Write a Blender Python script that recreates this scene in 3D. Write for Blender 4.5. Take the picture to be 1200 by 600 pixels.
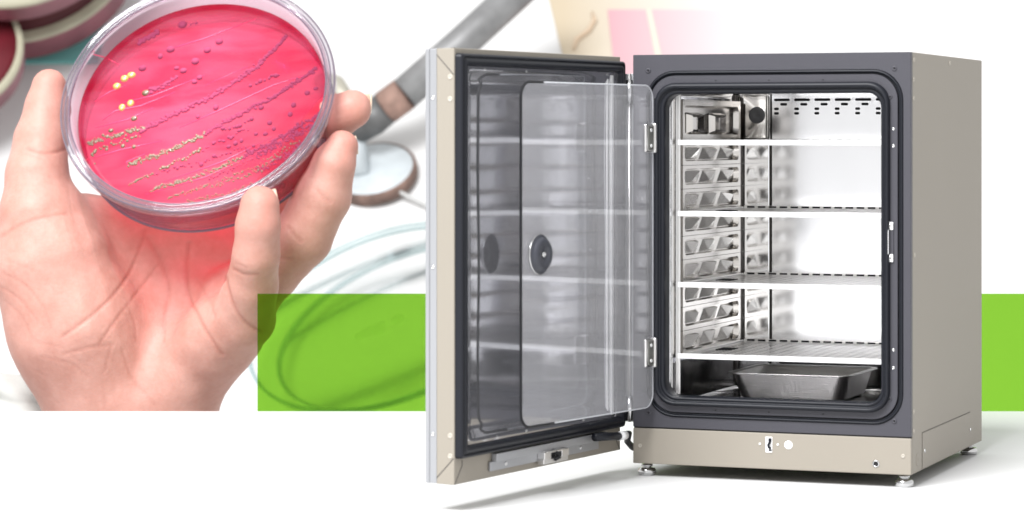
import bpy, bmesh, math, random
import numpy as np
from mathutils import Vector, Matrix, noise
random.seed(4)
for o in list(bpy.data.objects): bpy.data.objects.remove(o)
S = bpy.context.scene; C = S.collection
# ------------------------------------------------------------------ camera, world, light, exposure
EYE = 0.707; FPX = 3302.0
cam = bpy.data.cameras.new('camera'); co = bpy.data.objects.new('camera', cam); C.objects.link(co)
co.location = (0, 0, EYE); co.rotation_euler = (math.pi/2, 0, 0)
cam.lens = 36*FPX/1200; cam.sensor_width = 36; cam.shift_y = -140/1200
cam.clip_start = 0.1; cam.clip_end = 200
cam.dof.use_dof = True; cam.dof.focus_distance = 6.4; cam.dof.aperture_fstop = (cam.lens/1000)/0.021
S.camera = co
S.render.resolution_x = 1024; S.render.resolution_y = 512
W = bpy.data.worlds.new('World'); S.world = W; W.use_nodes = True
W.node_tree.nodes['Background'].inputs[0].default_value = (1, 1, 1, 1)
W.node_tree.nodes['Background'].inputs[1].default_value = 1.04
def lamp(name, loc, aim, size, power, col=(1, 1, 1)):
    l = bpy.data.lights.new(name, 'AREA'); l.shape = 'SQUARE'; l.size = size; l.energy = power; l.color = col
    o = bpy.data.objects.new(name, l); C.objects.link(o); o.location = loc
    o.rotation_euler = (Vector(aim)-Vector(loc)).to_track_quat('-Z', 'Y').to_euler(); return o
lamp('key_softbox', (-4.0, -1.0, 10.0), (0.2, 6.5, 0.4), 6.0, 4050, (.985, 0.99, 1.0))
sp_ = bpy.data.lights.new('added_glow_spot', 'SPOT'); sp_.energy = 1450; sp_.spot_size = math.radians(11); sp_.spot_blend = .55; sp_.shadow_soft_size = .16  # added spotlight: shines down through the agar to redden the palm
so_ = bpy.data.objects.new('added_glow_spot', sp_); C.objects.link(so_); _aim = Vector((-.885, 7.70, .69)); so_.location = _aim+Vector((-.10, -.25, 2.98))
so_.rotation_euler = (_aim-so_.location).to_track_quat('-Z', 'Y').to_euler()
S.view_settings.view_transform = 'Standard'; S.view_settings.look = 'None'
S.view_settings.exposure = 0; S.view_settings.gamma = 1
S.render.engine = 'CYCLES'
try:
    S.cycles.max_bounces = 12; S.cycles.transparent_max_bounces = 16; S.cycles.glossy_bounces = 6
except Exception: pass

# ------------------------------------------------------------------ materials
def lin(c): return tuple((x/255/12.92 if x/255 <= .04045 else ((x/255+.055)/1.055)**2.4) for x in c)
def mat(name, col, rough=.5, metal=0, bump=0, bscale=60, spec=.5, var=0, vscale=8, coat=0, sss=0, stretch=None):
    m = bpy.data.materials.new(name); m.use_nodes = True; nt = m.node_tree; b = nt.nodes['Principled BSDF']
    b.inputs['Base Color'].default_value = (*col, 1); b.inputs['Roughness'].default_value = rough
    b.inputs['Metallic'].default_value = metal; b.inputs['Specular IOR Level'].default_value = spec
    b.inputs['Coat Weight'].default_value = coat
    tc = nt.nodes.new('ShaderNodeTexCoord'); src = tc.outputs['Object']
    if stretch:
        mp = nt.nodes.new('ShaderNodeMapping'); mp.inputs['Scale'].default_value = stretch
        nt.links.new(src, mp.inputs[0]); src = mp.outputs[0]
    if var:
        n = nt.nodes.new('ShaderNodeTexNoise'); n.inputs['Scale'].default_value = vscale; n.inputs['Detail'].default_value = 5
        nt.links.new(src, n.inputs['Vector'])
        mr = nt.nodes.new('ShaderNodeMapRange'); mr.inputs[1].default_value = .3; mr.inputs[2].default_value = .7
        mr.inputs[3].default_value = 1-var; mr.inputs[4].default_value = 1+var
        nt.links.new(n.outputs[0], mr.inputs[0])
        mx = nt.nodes.new('ShaderNodeVectorMath'); mx.operation = 'SCALE'; mx.inputs[0].default_value = col
        nt.links.new(mr.outputs[0], mx.inputs['Scale']); nt.links.new(mx.outputs[0], b.inputs['Base Color'])
    if bump:
        n = nt.nodes.new('ShaderNodeTexNoise'); n.inputs['Scale'].default_value = bscale; n.inputs['Detail'].default_value = 4
        nt.links.new(src, n.inputs['Vector'])
        bp = nt.nodes.new('ShaderNodeBump'); bp.inputs['Strength'].default_value = bump; bp.inputs['Distance'].default_value = .002
        nt.links.new(n.outputs[0], bp.inputs['Height']); nt.links.new(bp.outputs[0], b.inputs['Normal'])
    if sss:
        b.inputs['Subsurface Weight'].default_value = sss; b.inputs['Subsurface Radius'].default_value = (1, .35, .2)
        b.inputs['Subsurface Scale'].default_value = .03
    return m
def clear(name, tint, diff, amount, rough=.05, fres=1.45, gloss=1.0):
    """thin clear sheet: tinted transparency + a little milkiness + Fresnel gloss"""
    m = bpy.data.materials.new(name); m.use_nodes = True; nt = m.node_tree; nt.nodes.remove(nt.nodes['Principled BSDF'])
    out = nt.nodes['Material Output']
    t = nt.nodes.new('ShaderNodeBsdfTransparent'); t.inputs[0].default_value = (*tint, 1)
    d = nt.nodes.new('ShaderNodeBsdfDiffuse'); d.inputs[0].default_value = (*diff, 1)
    g = nt.nodes.new('ShaderNodeBsdfGlossy'); g.inputs['Roughness'].default_value = rough; g.inputs[0].default_value = (gloss, gloss, gloss, 1)
    m1 = nt.nodes.new('ShaderNodeMixShader'); m1.inputs[0].default_value = amount
    nt.links.new(t.outputs[0], m1.inputs[1]); nt.links.new(d.outputs[0], m1.inputs[2])
    f = nt.nodes.new('ShaderNodeFresnel'); ge = nt.nodes.new('ShaderNodeNewGeometry'); io = nt.nodes.new('ShaderNodeMapRange')
    io.inputs[3].default_value = fres; io.inputs[4].default_value = 1/fres      # same gloss from either side of the sheet
    nt.links.new(ge.outputs['Backfacing'], io.inputs[0]); nt.links.new(io.outputs[0], f.inputs[0])
    m2 = nt.nodes.new('ShaderNodeMixShader'); nt.links.new(f.outputs[0], m2.inputs[0])
    nt.links.new(m1.outputs[0], m2.inputs[1]); nt.links.new(g.outputs[0], m2.inputs[2])
    nt.links.new(m2.outputs[0], out.inputs[0]); return m
M = dict(
 floor=mat('floor_white', (.57, .57, .57), .6, var=.01),
 paint=mat('beige_paint', (.246, .222, .186), .5, bump=.25, bscale=900, spec=.3, var=.012, vscale=3),
 gun=mat('gunmetal_paint', (.040, .039, .048), .42, bump=.3, bscale=1200, spec=.45, var=.03, vscale=5),
 rubber=mat('black_rubber', (.007, .008, .012), .45, spec=.28),
 dark=mat('black_void', (.006, .006, .007), .8),
 steel=mat('polished_steel', (.66, .635, .605), .16, 1, bump=.10, bscale=14, var=.03),
 mirror=mat('mirror_steel', (.93, .93, .94), .09, 1, bump=.04, bscale=9),
 satin=mat('satin_steel', (.74, .73, .72), .28, 1, bump=.1, bscale=300, stretch=(1, 1, 20)),
 linerm=mat('door_liner_steel', (.41, .41, .43), .06, .86, bump=.05, bscale=4, stretch=(.6, 1, 2.2)),
 pan=mat('brushed_pan_steel', (.82, .81, .79), .34, 1, bump=.25, bscale=60, stretch=(.3, 1, 8)),
 chrome=mat('chrome', (.58, .58, .58), .12, 1),
 alu=mat('aluminium', (.34, .345, .36), .38, .6, bump=.15, bscale=200, stretch=(8, 8, .3)),
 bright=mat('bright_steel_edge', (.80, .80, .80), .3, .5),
 white=mat('white_plastic', (.8, .8, .8), .4),
 cap=mat('pale_cap', (.38, .35, .30), .45),
 seam=mat('seam_dark', (.06, .055, .05), .8),  # one dark colour for the joint lines between panels
 glass=clear('inner_door_glass', (.97, .97, .98), (.95, .95, .98), .12, .03, 1.40),
 plastic=clear('dish_plastic', (.93, .82, .87), (.40, .28, .34), .10, .08, 1.4),
 rim=clear('dish_rim_plastic', (.86, .84, .865), (.36, .33, .36), .10, .06, 1.5),
 green=clear('green_acrylic', (.468, .705, .20), (.3, .6, .05), .02, .3, 1.02),
 benchm=mat('bench_white', (.62, .615, .61), .7, var=.03, vscale=.8),
 nail=mat('nail', (.62, .47, .36), .3, coat=.4),
 cloth=mat('white_cloth', (.42, .42, .40), .9, bump=.6, bscale=40),
 gold=mat('gold_colony', (.085, .050, .022), .45, 0, coat=.3),
 goldpale=mat('pale_gold_colony', (.36, .28, .075), .28, .1, coat=.5),
 purple=mat('purple_colony', (.19, .028, .065), .75, spec=.08),
 groove=mat('streak_groove', (.62, .03, .10), .4),
)

# ------------------------------------------------------------------ helpers
def obj(name, bm, m, parent=None, smooth=False, label=None, loc=None, rot=None):
    me = bpy.data.meshes.new(name); bmesh.ops.recalc_face_normals(bm, faces=bm.faces[:]); bm.to_mesh(me); bm.free()
    me.materials.append(m if not isinstance(m, str) else M[m])
    if smooth:
        for p in me.polygons: p.use_smooth = True
    o = bpy.data.objects.new(name, me); C.objects.link(o)
    if parent: o.parent = parent
    if loc is not None: o.location = loc
    if rot is not None: o.rotation_euler = rot
    if label: o['label'] = label
    return o
def tag(o, label, cat, group=None, kind=None):
    if label: o['label'] = label
    if cat: o['category'] = cat
    if group: o['group'] = group
    if kind: o['kind'] = kind
    return o
def thing(name, label, cat, loc=(0, 0, 0), rot=(0, 0, 0), group=None):
    o = bpy.data.objects.new(name, None); C.objects.link(o); o.location = loc; o.rotation_euler = rot
    o.empty_display_size = .05
    return tag(o, label, cat, group)
def NB(): return bmesh.new()
def box(bm, x0, y0, z0, x1, y1, z1, bev=0):
    b = bmesh.new(); bmesh.ops.create_cube(b, size=1)
    for v in b.verts:
        v.co = Vector(((x0+x1)/2+v.co.x*(x1-x0), (y0+y1)/2+v.co.y*(y1-y0), (z0+z1)/2+v.co.z*(z1-z0)))
    if bev: bmesh.ops.bevel(b, geom=b.edges[:], offset=bev, segments=2, profile=.5, affect='EDGES')
    me = bpy.data.meshes.new('t'); b.to_mesh(me); b.free(); bm.from_mesh(me); bpy.data.meshes.remove(me); return bm
def tube(bm, pts, rad, n=14, caps=True):
    pts = [Vector(p) for p in pts]; rad = rad if isinstance(rad, (list, tuple)) else [rad]*len(pts)
    rings = []; ref = None
    for i, p in enumerate(pts):
        t = (pts[min(i+1, len(pts)-1)]-pts[max(i-1, 0)]).normalized()
        if ref is None:
            ref = t.orthogonal().normalized()
        ref = (ref-t*ref.dot(t)).normalized(); b = t.cross(ref)
        rings.append([bm.verts.new(p+(ref*math.cos(a)+b*math.sin(a))*rad[i]) for a in [2*math.pi*k/n for k in range(n)]])
    for a, b in zip(rings, rings[1:]):
        for k in range(n): bm.faces.new((a[k], a[(k+1) % n], b[(k+1) % n], b[k]))
    if caps: bm.faces.new(rings[0][::-1]); bm.faces.new(rings[-1])
    return bm
def lathe(bm, prof, n=48, mtx=None, closed=False):
    """profile of (r, h) revolved about local z"""
    mtx = mtx or Matrix(); rings = []
    for r, h in prof:
        if r < 1e-6: rings.append([bm.verts.new(mtx@Vector((0, 0, h)))])
        else: rings.append([bm.verts.new(mtx@Vector((r*math.cos(2*math.pi*k/n), r*math.sin(2*math.pi*k/n), h))) for k in range(n)])
    prs = list(zip(rings, rings[1:]))+([(rings[-1], rings[0])] if closed else [])
    for a, b in prs:
        for k in range(n):
            l = (k+1) % n
            if len(a) == 1 and len(b) == 1: continue
            if len(a) == 1: bm.faces.new((a[0], b[l], b[k]))
            elif len(b) == 1: bm.faces.new((a[k], a[l], b[0]))
            else: bm.faces.new((a[k], a[l], b[l], b[k]))
    return bm
def rr(x0, z0, x1, z1, r, n=8):
    out = []
    for cx, cz, a0 in ((x1-r, z1-r, 0), (x0+r, z1-r, 90), (x0+r, z0+r, 180), (x1-r, z0+r, 270)):
        for k in range(n+1):
            a = math.radians(a0+90*k/n); out.append((cx+r*math.cos(a), cz+r*math.sin(a)))
    return out
def loft(bm, loops, mp=lambda a, b, d: (a, d, b), cap0=False, cap1=False):
    """loops: list of (points, depth); mp maps (a, b, depth) to xyz"""
    rings = [[bm.verts.new(mp(a, b, d)) for a, b in pts] for pts, d in loops]
    for a, b in zip(rings, rings[1:]):
        n = len(a)
        for k in range(n): bm.faces.new((a[k], a[(k+1) % n], b[(k+1) % n], b[k]))
    if cap0: bm.faces.new(rings[0])
    if cap1: bm.faces.new(rings[-1])
    return bm
def axis_m(loc, nrm):
    return Matrix.Translation(Vector(loc))@Vector(nrm).to_track_quat('Z', 'Y').to_matrix().to_4x4()
def screw(parent, loc, nrm, r=.0036, m='chrome', h=.0015, name='screw'):
    bm = lathe(NB(), [(r, 0), (r, h*.5), (r*.8, h), (r*.42, h), (r*.34, h*.3), (0, h*.3)], 14, axis_m(loc, nrm))
    return obj(name, bm, m, parent, True)
def P(x, y, Y):
    """where the sight line of photograph point (x, y) meets distance Y"""
    return Vector(((x-600)/FPX*Y, Y, EYE-(y-160)/FPX*Y))

# ------------------------------------------------------------------ setting
bm = box(NB(), -6, -1.5, -.12, 7, 7.25, 0)
tag(obj('floor', bm, 'floor'), None, None, kind='structure')
BT = math.atan2(1.995, 2.0)                      # slope of the bench behind
BO = P(600, 241, 14.0)
bench = obj('bench_surface', box(NB(), -9, -2.2, -.15, 9, 4.5, 0), 'benchm', loc=P(600, 482, 13)+Vector((0, 0, 0)), rot=(BT, 0, 0))
tag(bench, None, None, kind='structure')
BM = Matrix.Translation(P(600, 482, 13))@Matrix.Rotation(BT, 4, 'X'); BI = BM.inverted(); BN = BM.to_3x3()@Vector((0, 0, 1))
def onbench(x, y, h=0):
    """bench coordinates of the photograph point, h above its surface"""
    a = BI@Vector((0, 0, EYE)); b = BI@P(x, y, 10); t = (h-a.z)/(b.z-a.z); return a+(b-a)*t

# ------------------------------------------------------------------ INCUBATOR
TH = math.atan2(-.213, .5488); BW, BD, B0, B1 = .5887, .6885, .027, .877
inc = thing('incubator', 'large beige and gunmetal laboratory incubator standing open on four steel feet', 'incubator', (.252, 5.868, 0), (0, 0, TH))
IL = Matrix.Rotation(-TH, 2)
def toloc(X, Y): v = IL@Vector((X-.252, Y-5.868)); return v
# housing
bm = NB(); t = .018
box(bm, BW-t, .014, B0, BW, BD, B1, .0015); box(bm, 0, .014, B0, t, BD, B1, .0015)
box(bm, t+.001, .014, B1-t, BW-t-.001, BD, B1-.001, .001); box(bm, t+.001, .014, B0+.001, BW-t-.001, BD, B0+t)
box(bm, t+.001, BD-t, B0+t+.001, BW-t-.001, BD-.001, B1-t-.001)
hs = obj('housing', bm, 'paint', inc)
for y, z in [(.024, .862), (.022, .822), (.022, .784), (.030, .468), (.022, .153), (.022, .114), (.357, .863)]:
    screw(hs, (BW, y, z), (1, 0, 0), .0048, 'cap', .0016, 'cap')
bm = NB(); e = .0016
for a, b in (((.0977, .1032), (.5609, .1032)), ((.0977, B0+.002), (.0977, .1032)), ((.5609, B0+.002), (.5609, .1032))):
    box(bm, BW-.0005, a[0]-.0006, a[1]-.0006, BW+.0004, b[0]+.0006, b[1]+.0006)
obj('hatch_seam', bm, 'seam', hs)
obj('service_hatch', box(NB(), BW-.001, .0995, B0+.003, BW+.0009, .559, .1015), 'paint', hs)
for y, z in ((.117, .0646), (.5609, .0648)): screw(hs, (BW+.001, y, z), (1, 0, 0), .004)
screw(hs, (BW, .0556, .052), (1, 0, 0), .013, 'paint', .0008, 'knockout')
# base panel
ZS = .102
bp = obj('base_panel', box(NB(), 0, 0, B0, BW, .0135, ZS-.0015, .0015), 'paint', inc)
obj('panel_gap', box(NB(), .001, .004, ZS-.0015, BW-.001, .013, ZS+.0008), 'dark', inc)
for x, z in ((.0154, .064), (.5725, .065)): screw(bp, (x, 0, z), (0, -1, 0), .0042, 'cap')
lp = obj('latch_plate', box(NB(), .2863, -.0012, .061, .3005, 0, .0928, .0004), 'white', bp)
bm = NB(); box(bm, .2925, -.0022, .083, .2992, -.0011, .0905); 
tube(bm, [(.2965, -.002, .084), (.2935, -.006, .077), (.2945, -.007, .073), (.2975, -.004, .07)], .0026, 8)
box(bm, .2925, -.0022, .0645, .2995, -.0011, .0672)
obj('latch_catch', bm, 'rubber', bp)
for x in (.2741, .3121): screw(bp, (x, 0, .078), (0, -1, 0), .0022, 'white')
screw(bp, (.3346, 0, .0778), (0, -1, 0), .0088, 'white', .0009, 'round_sticker')
bm = lathe(NB(), [(.0075, 0), (.0075, .001), (.005, .002), (.005, -.001)], 20, axis_m((.5168, 0, .0472), (0, -1, 0)))
obj('port_ring', bm, 'chrome', bp, True)
screw(bp, (.5168, -.0003, .0472), (0, -1, 0), .0048, 'dark', .0008, 'port')
# front frame
outer = rr(0, ZS+.001, BW, B1, .002); g0 = rr(.0285, .1256, .5731, .843, .062); g1 = rr(.0378, .136, .5616, .8335, .053)
k0 = rr(.0490, .150, .5462, .818, .044); k1 = rr(.059, .160, .537, .805, .036); k2 = rr(.0705, .169, .5275, .795, .030)
bm = loft(NB(), [(outer, .0135), (outer, .001), (rr(.001, ZS+.002, BW-.001, B1-.001, .002), 0), (g0, 0), (g0, .008)])
ff = obj('front_frame', bm, 'gun', inc)
def inset(x0, z0, x1, z1, r, d): return rr(x0+d, z0+d, x1-d, z1-d, r-d*.9)
bm = loft(NB(), [(inset(.0285, .1256, .5731, .843, .062, d), y) for d, y in ((0, .006), (.001, -.001), (.003, -.004), (.005, -.0035), (.0065, .002), (.0075, .0045), (.0095, .003))])
obj('outer_seal', bm, 'rubber', inc, True)
bm = loft(NB(), [(g1, .008), (g1, .001), (inset(.0378, .136, .5616, .8335, .053, .001), 0), (k0, 0)])
fi = obj('inner_frame', bm, 'gun', inc)
def mixl(a, b, t): return [(p[0]*(1-t)+q[0]*t, p[1]*(1-t)+q[1]*t) for p, q in zip(a, b)]
bm = loft(NB(), [(k0, .004), (mixl(k0, k1, .05), -.008), (mixl(k0, k1, .3), -.014), (mixl(k0, k1, .7), -.015), (k1, -.010), (mixl(k1, k2, .12), -.004),
                 (mixl(k1, k2, .3), -.006), (mixl(k1, k2, .7), -.007), (mixl(k1, k2, .95), -.002), (k2, .008), (k2, .034)])
obj('opening_gasket', bm, 'rubber', inc, True)
for x, z in ((.0333, .8436), (.5548, .8438), (.5545, .1346), (.034, .1333)): screw(ff, (x, 0, z), (0, -1, 0), .0055, 'gun', .0018); screw(ff, (x, -.0005, z), (0, -1, 0), .0018, 'dark', .0015, 'screw_socket')
for x, z in ((.047, .784), (.5456, .7869), (.5449, .1784), (.047, .180)): screw(fi, (x, 0, z), (0, -1, 0), .0050, 'gun', .0018); screw(fi, (x, -.0005, z), (0, -1, 0), .0018, 'dark', .0015, 'screw_socket')
for z in (.7224, .6881, .2779, .2418): screw(fi, (.5527, 0, z), (0, -1, 0), .0036)
for z in (.62, .55, .47, .40): screw(fi, (.0445, 0, z), (0, -1, 0), .0028)
for x in (.1797, .2931, .4071):
    for z in (.8222, .1435): screw(fi, (x, 0, z), (0, -1, 0), .0016, 'dark', .0006)
# catch handle on the right of the opening
ha = obj('door_catch', box(NB(), .539, -.0025, .4545, .5535, 0, .5345, .001), 'gun', inc)
for z in (.519, .4545): obj('catch_mount', box(NB(), .5395, -.0045, z, .5530, -.002, z+.0155, .001), 'bright', ha)
obj('catch_bar', box(NB(), .5395, -.012, .4705, .5455, -.002, .519, .001), 'bright', ha)
obj('catch_recess', box(NB(), .546, -.002, .4705, .5530, 0.0, .519), 'gun', ha)
for z in (.527, .4625): screw(ha, (.5462, -.004, z), (0, -1, 0), .0045, 'satin', .002)
# chamber
c0 = rr(.075, .145, .537, .81, .02); c1 = rr(.088, .158, .524, .797, .02)
bm = loft(NB(), [(k2, .030), (c0, .034), (c0, .492), (inset(.075, .145, .537, .81, .02, .003), .498), (inset(.075, .145, .537, .81, .02, .010), .500)], cap1=True)
ch = obj('chamber', bm, 'mirror', inc)
for p in ch.data.polygons: p.use_smooth = len(p.vertices) == 4
bm = NB(); box(bm, .158, .494, .20, .53, .4985, .806, .001)
bk = obj('back_panel', bm, mat('back_steel', (.86, .86, .875), .12, 1, bump=.12, bscale=6, var=.035, vscale=5, stretch=(1, 1, .25)), inc)
bm = NB(); box(bm, .083, .488, .70, .150, .4985, .80, .006); cp = obj('fan_housing', bm, 'steel', inc, True)
obj('duct_cover', box(NB(), .083, .492, .16, .1535, .4985, .697, .003), 'mirror', inc)
obj('panel_seam', box(NB(), .1540, .4950, .16, .1572, .4985, .80), 'seam', inc)
obj('corner_shade_strip', box(NB(), .0755, .470, .16, .0835, .490, .80, .001), mat('corner_shade_dark', (.10, .09, .085), .35, .8), inc)  # added strip, its dark colour stands in for corner shade and reflection
screw(cp, (.1258, .488, .7545), (0, -1, 0), .0190, mat('sensor_cap', (.18, .18, .185), .6), .003, 'sensor_disc')
bm = NB()
for r_ in range(4):
    for i in range(8):
        x0 = .1635+i*.0462; w = .036 if r_ < 2 else .011
        z = .7885-r_*.0100
        if r_ == 1: x0 += .014; w = .016
        if x0+w > .529: continue
        bm2 = loft(bm, [(rr(x0, z-.0029, x0+w, z+.0029, .0026, 3), .4936)], cap1=True)
obj('vent_slot', bm, 'dark', bk)
# left rack
bm = NB(); wb = NB()
def cell(z0, z1, y0, y1, wedges, tall=.92, off=0):
    mp = lambda a, b, d: (d, a, b)
    h = (z1-z0)
    o_ = rr(y0, z0, y1, z1, .0005); i_ = rr(y0+.012, z0+h*.17, y1-.014, z1-h*.14, .0125)
    i2 = rr(y0+.016, z0+h*.22, y1-.018, z1-h*.19, .0105)
    loft(bm, [(o_, .079), (o_, .0915), (i_, .0915), (i2, .080)], mp, cap1=True)
    if wedges:
        n = wedges; w = (y1-y0-.04)/n
        for k in range(n):
            a = y0+.02+k*w; b = a+w*.86; zl = z0+h*.24; zh = z1-h*.22
            j_ = lambda q: random.uniform(-q, q)
            a += j_(.004); b += j_(.006)
            vs = [wb.verts.new(c) for c in ((.0802, a, zl), (.0802, b, zl), (.0802, b, zh), (.0802, a+w*.25, zh), (.0905+j_(.002), a+w*(.40+j_(.08)), zl+.003+j_(.002)), (.0905+j_(.002), a+w*(.74+j_(.06)), zh-.004+j_(.003)))]
            for f in ((0, 1, 4), (1, 5, 4), (1, 2, 5), (2, 3, 5), (3, 4, 5), (3, 0, 4)): wb.faces.new([vs[q] for q in f])
zs = [.2505, .399, .547, .695]
for zb in zs[:3]:
    for k in range(3): cell(zb+.0495*k+.001, zb+.0495*(k+1), .055, .475, 3)
cell(.6965, .785, .055, .475, 0)
obj('rack_panel', bm, 'steel', inc)
obj('rack_wedge', wb, mat('facet_steel', (.75, .74, .72), .2, 1), inc, label='rows of slanted steel facets pressed into the side rack')
for y in (.11, .27):
    obj('rack_boss', loft(NB(), [(rr(y, .712, y+.09, .758, .004), .081), (rr(y+.006, .716, y+.084, .754, .004), .094), (rr(y+.022, .722, y+.066, .748, .003), .086)], lambda a, b, d: (d, a, b), cap1=True), 'steel', inc)
bm = NB(); box(bm, .0795, .041, .16, .090, .047, .80, .002); obj('rack_post', bm, 'satin', inc)
dks = mat('dark_reflection_tone', (.17, .165, .17), .16, 1, bump=.5, bscale=16, var=.3, vscale=20)  # dark reflections low in the chamber, put into the colour of two added panels
obj('wall_reflection_panel', box(NB(), .0755, .040, .150, .0795, .484, .236, .001), dks, inc)
obj('floor_reflection_panel', box(NB(), .09, .036, .1452, .525, .486, .1475, .001), dks, inc)
# right rack (seen from other positions, mirrored in the door)
bm = NB()
for i in range(11): box(bm, .522, .06, .235+i*.0495, .533, .47, .247+i*.0495, .003)
obj('rack_rail', bm, 'steel', inc)
# feet
for x, y in ((.021, .03), (.5675, .03), (.5675, .65), (.021, .65)):
    bm = lathe(NB(), [(0, 0), (.0165, 0), (.019, .003), (.019, .0115), (.016, .015), (.009, .0165), (.0085, .0185), (.0115, .019), (.0115, .023), (.007, .0235), (.007, .0275), (0, .0275)], 28)
    obj('foot', bm, 'chrome', inc, True, loc=(x, y, 0))

# ---- door (part of the incubator); local x runs to the free edge, y out of the inner face
def world_child(name, bm, m, X, Y, ang, **k):
    l = toloc(X, Y); return obj(name, bm, m, inc, loc=(l.x, l.y, 0), rot=(0, 0, ang-TH), **k)
DW, DT, D0, D1 = .687, .0627, .0523, .8735
DA = math.atan2(-.87343, -.48694)
bm = NB(); box(bm, 0, -.0243, D0, DW, 0, D1, .0012); box(bm, .004, -.060, D0+.002, DW-.003, -.0385, D1-.002, .001); box(bm, .002, -.0386, D0+.001, DW-.006, -.0242, D1-.001)
door = world_child('door', bm, 'paint', .2265, 5.89, DA)
# silver trim on the free edge
bm = NB(); box(bm, DW-.006, -.0627, D0+.001, DW+.0012, -.0545, D1-.001, .0008); box(bm, DW-.006, -.0548, D0+.001, DW-.0005, -.0520, D1-.001)
box(bm, DW-.006, -.0523, D0+.001, DW+.0010, -.0385, D1-.001, .0008)
obj('edge_strip', bm, 'alu', door)
obj('cream_edge', box(NB(), DW-.004, -.0383, D0+.0005, DW+.0008, -.0005, D1-.0005, .0008), 'paint', door)
for z in (.7799, .4608, .1455): screw(door, (DW+.001, -.0464, z), (1, 0, 0), .004)
for z in (.8192, .7775, .1448, .1062): screw(door, (DW+.0008, -.0088, z), (1, 0, 0), .0052, 'cap', .0012, 'cap')
for q in ([(DW+.001, -.0383, D1-.012), (DW+.001, -.0015, D1-.050)], [(DW+.001, -.0383, D0+.012), (DW+.001, -.0015, D0+.050)],
          [(DW, .0003, D0+.001), (DW-.028, .0003, D0+.034), (DW-.028, .0003, D0+.045)], [(DW, -.0005, D1), (DW-.028, -.028, D1+.0002)], [(.003, .0003, D0+.001), (.03, .0003, D0+.034)]):
    obj('seam', tube(NB(), q, .0008, 6), 'seam', door)
# gasket frame
gz0, gz1 = .101, .8640
def gl(d, r=.008): return rr(.002+d, gz0+d, DW-.002-d, gz1-d, r)
bm = loft(NB(), [(gl(0), 0), (gl(.0005), .010), (gl(.002), .014), (gl(.006), .016), (gl(.0075), .013), (gl(.009), .0125), (gl(.011), .016), (gl(.019), .017), (gl(.022), .012), (gl(.024), .006), (gl(.0245), .001)])
obj('door_gasket', bm, 'rubber', door, True)
# liner with wavy pressed flange and screws
bm = NB(); nx, nz = 60, 60
def lz(i, j):
    x = .026+(DW-.052)*i/nx; z = gz0+.024+(gz1-gz0-.048)*j/nz
    edge = min(x-.026, DW-.026-x, z-gz0-.024, gz1-.024-z)
    d = .0045 if edge < .012 else .0045-.004*min(1, (edge-.012)/.006)
    return (x, d+.003+.0004*math.sin(x*23+z*3)+.0005*math.sin(z*17), z)
vs = [[bm.verts.new(lz(i, j)) for j in range(nz+1)] for i in range(nx+1)]
for i in range(nx):
    for j in range(nz): bm.faces.new((vs[i][j], vs[i+1][j], vs[i+1][j+1], vs[i][j+1]))
ln = obj('door_liner', bm, 'linerm', door, True)
for x in (.585, .5393, .4205, .2971, .1799, .0739):
    screw(door, (x, .0065, .8345), (0, 1, 0), .0038); screw(door, (x, .0065, .1305), (0, 1, 0), .0038)
for z in (.22, .34, .46, .58, .70): screw(door, (.052, .0065, z), (0, 1, 0), .0035)
obj('liner_reflection_strip', box(NB(), .050, .0035, gz0+.03, .060, .010, gz1-.03, .001), 'bright', door)  # added bright strips standing in for reflected stripes near the hinge
obj('liner_reflection_strip', box(NB(), .068, .0035, gz0+.03, .0735, .007, gz1-.03, .001), 'bright', door)
# latch bracket along the bottom of the inner face
bm = NB(); box(bm, .085, .001, .083, .5480, .013, .0985, .001); box(bm, .110, .001, .0655, .560, .006, .0835, .001)
br = obj('latch_bracket', bm, 'alu', door)
bm = NB(); box(bm, .270, .006, .0600, .372, .020, .0690, .001); box(bm, .270, .006, .069, .300, .022, .084, .001); box(bm, .345, .006, .069, .372, .022, .084, .001)
box(bm, .285, .004, .0805, .36, .022, .0850, .001)
obj('latch_body', bm, 'satin', door)
bm = tube(NB(), [(.322, .012, .083), (.322, .024, .078), (.318, .026, .070), (.326, .020, .066)], .004, 10); box(bm, .303, .0055, .0685, .343, .0075, .0805); obj('latch_hook', bm, 'dark', door)
for x in (.50, .19): screw(door, (x, .006, .0745), (0, 1, 0), .0042)
# inner glass door
GA = math.atan2(-.84367, -.53686); GWd = .512
l0 = rr(0, .147, GWd, .8125, .030, 10)
bm = loft(NB(), [(l0, -.002), (l0, .002)], cap0=True, cap1=True)
gd = world_child('glass_door', bm, 'glass', .2918, 5.84, GA)
edge = [(a, 0, b) for a, b in l0]; edge.append(edge[0])
ed = mat('glass_edge', (.10, .11, .12), .2); n = len(l0)
free = [p for p in edge[:-1] if p[0] > GWd-.031]
free = sorted(free, key=lambda p: p[2]); free = [(GWd-.12, 0, .147)]+free+[(GWd-.08, 0, .8125)]
obj('free_edge', tube(NB(), free, .0028, 6), mat('glass_edge_dark', (.012, .012, .014), .5, spec=.2), gd)
oth = [(GWd-.08, 0, .8125), (.03, 0, .8125)]+[(.03-.03*math.sin(math.radians(a)), 0, .7825+.03*math.cos(math.radians(a))) for a in range(10, 91, 16)]+[(0, 0, .177)]+[(.03-.03*math.cos(math.radians(a)), 0, .177-.03*math.sin(math.radians(a))) for a in range(10, 91, 16)]+[(GWd-.12, 0, .147)]
obj('edge_bead', tube(NB(), oth, .0014, 6), mat('glass_edge_pale', (.42, .43, .45), .3), gd, True)
bm = lathe(NB(), [(.0385, 0), (.0385, .003), (.036, .005), (.034, .005), (.032, .009), (.029, .0125), (.024, .0135), (.012, .0125), (.010, .009), (0, .009)], 40, axis_m((.448, .002, .4787), (0, 1, 0)))
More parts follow.
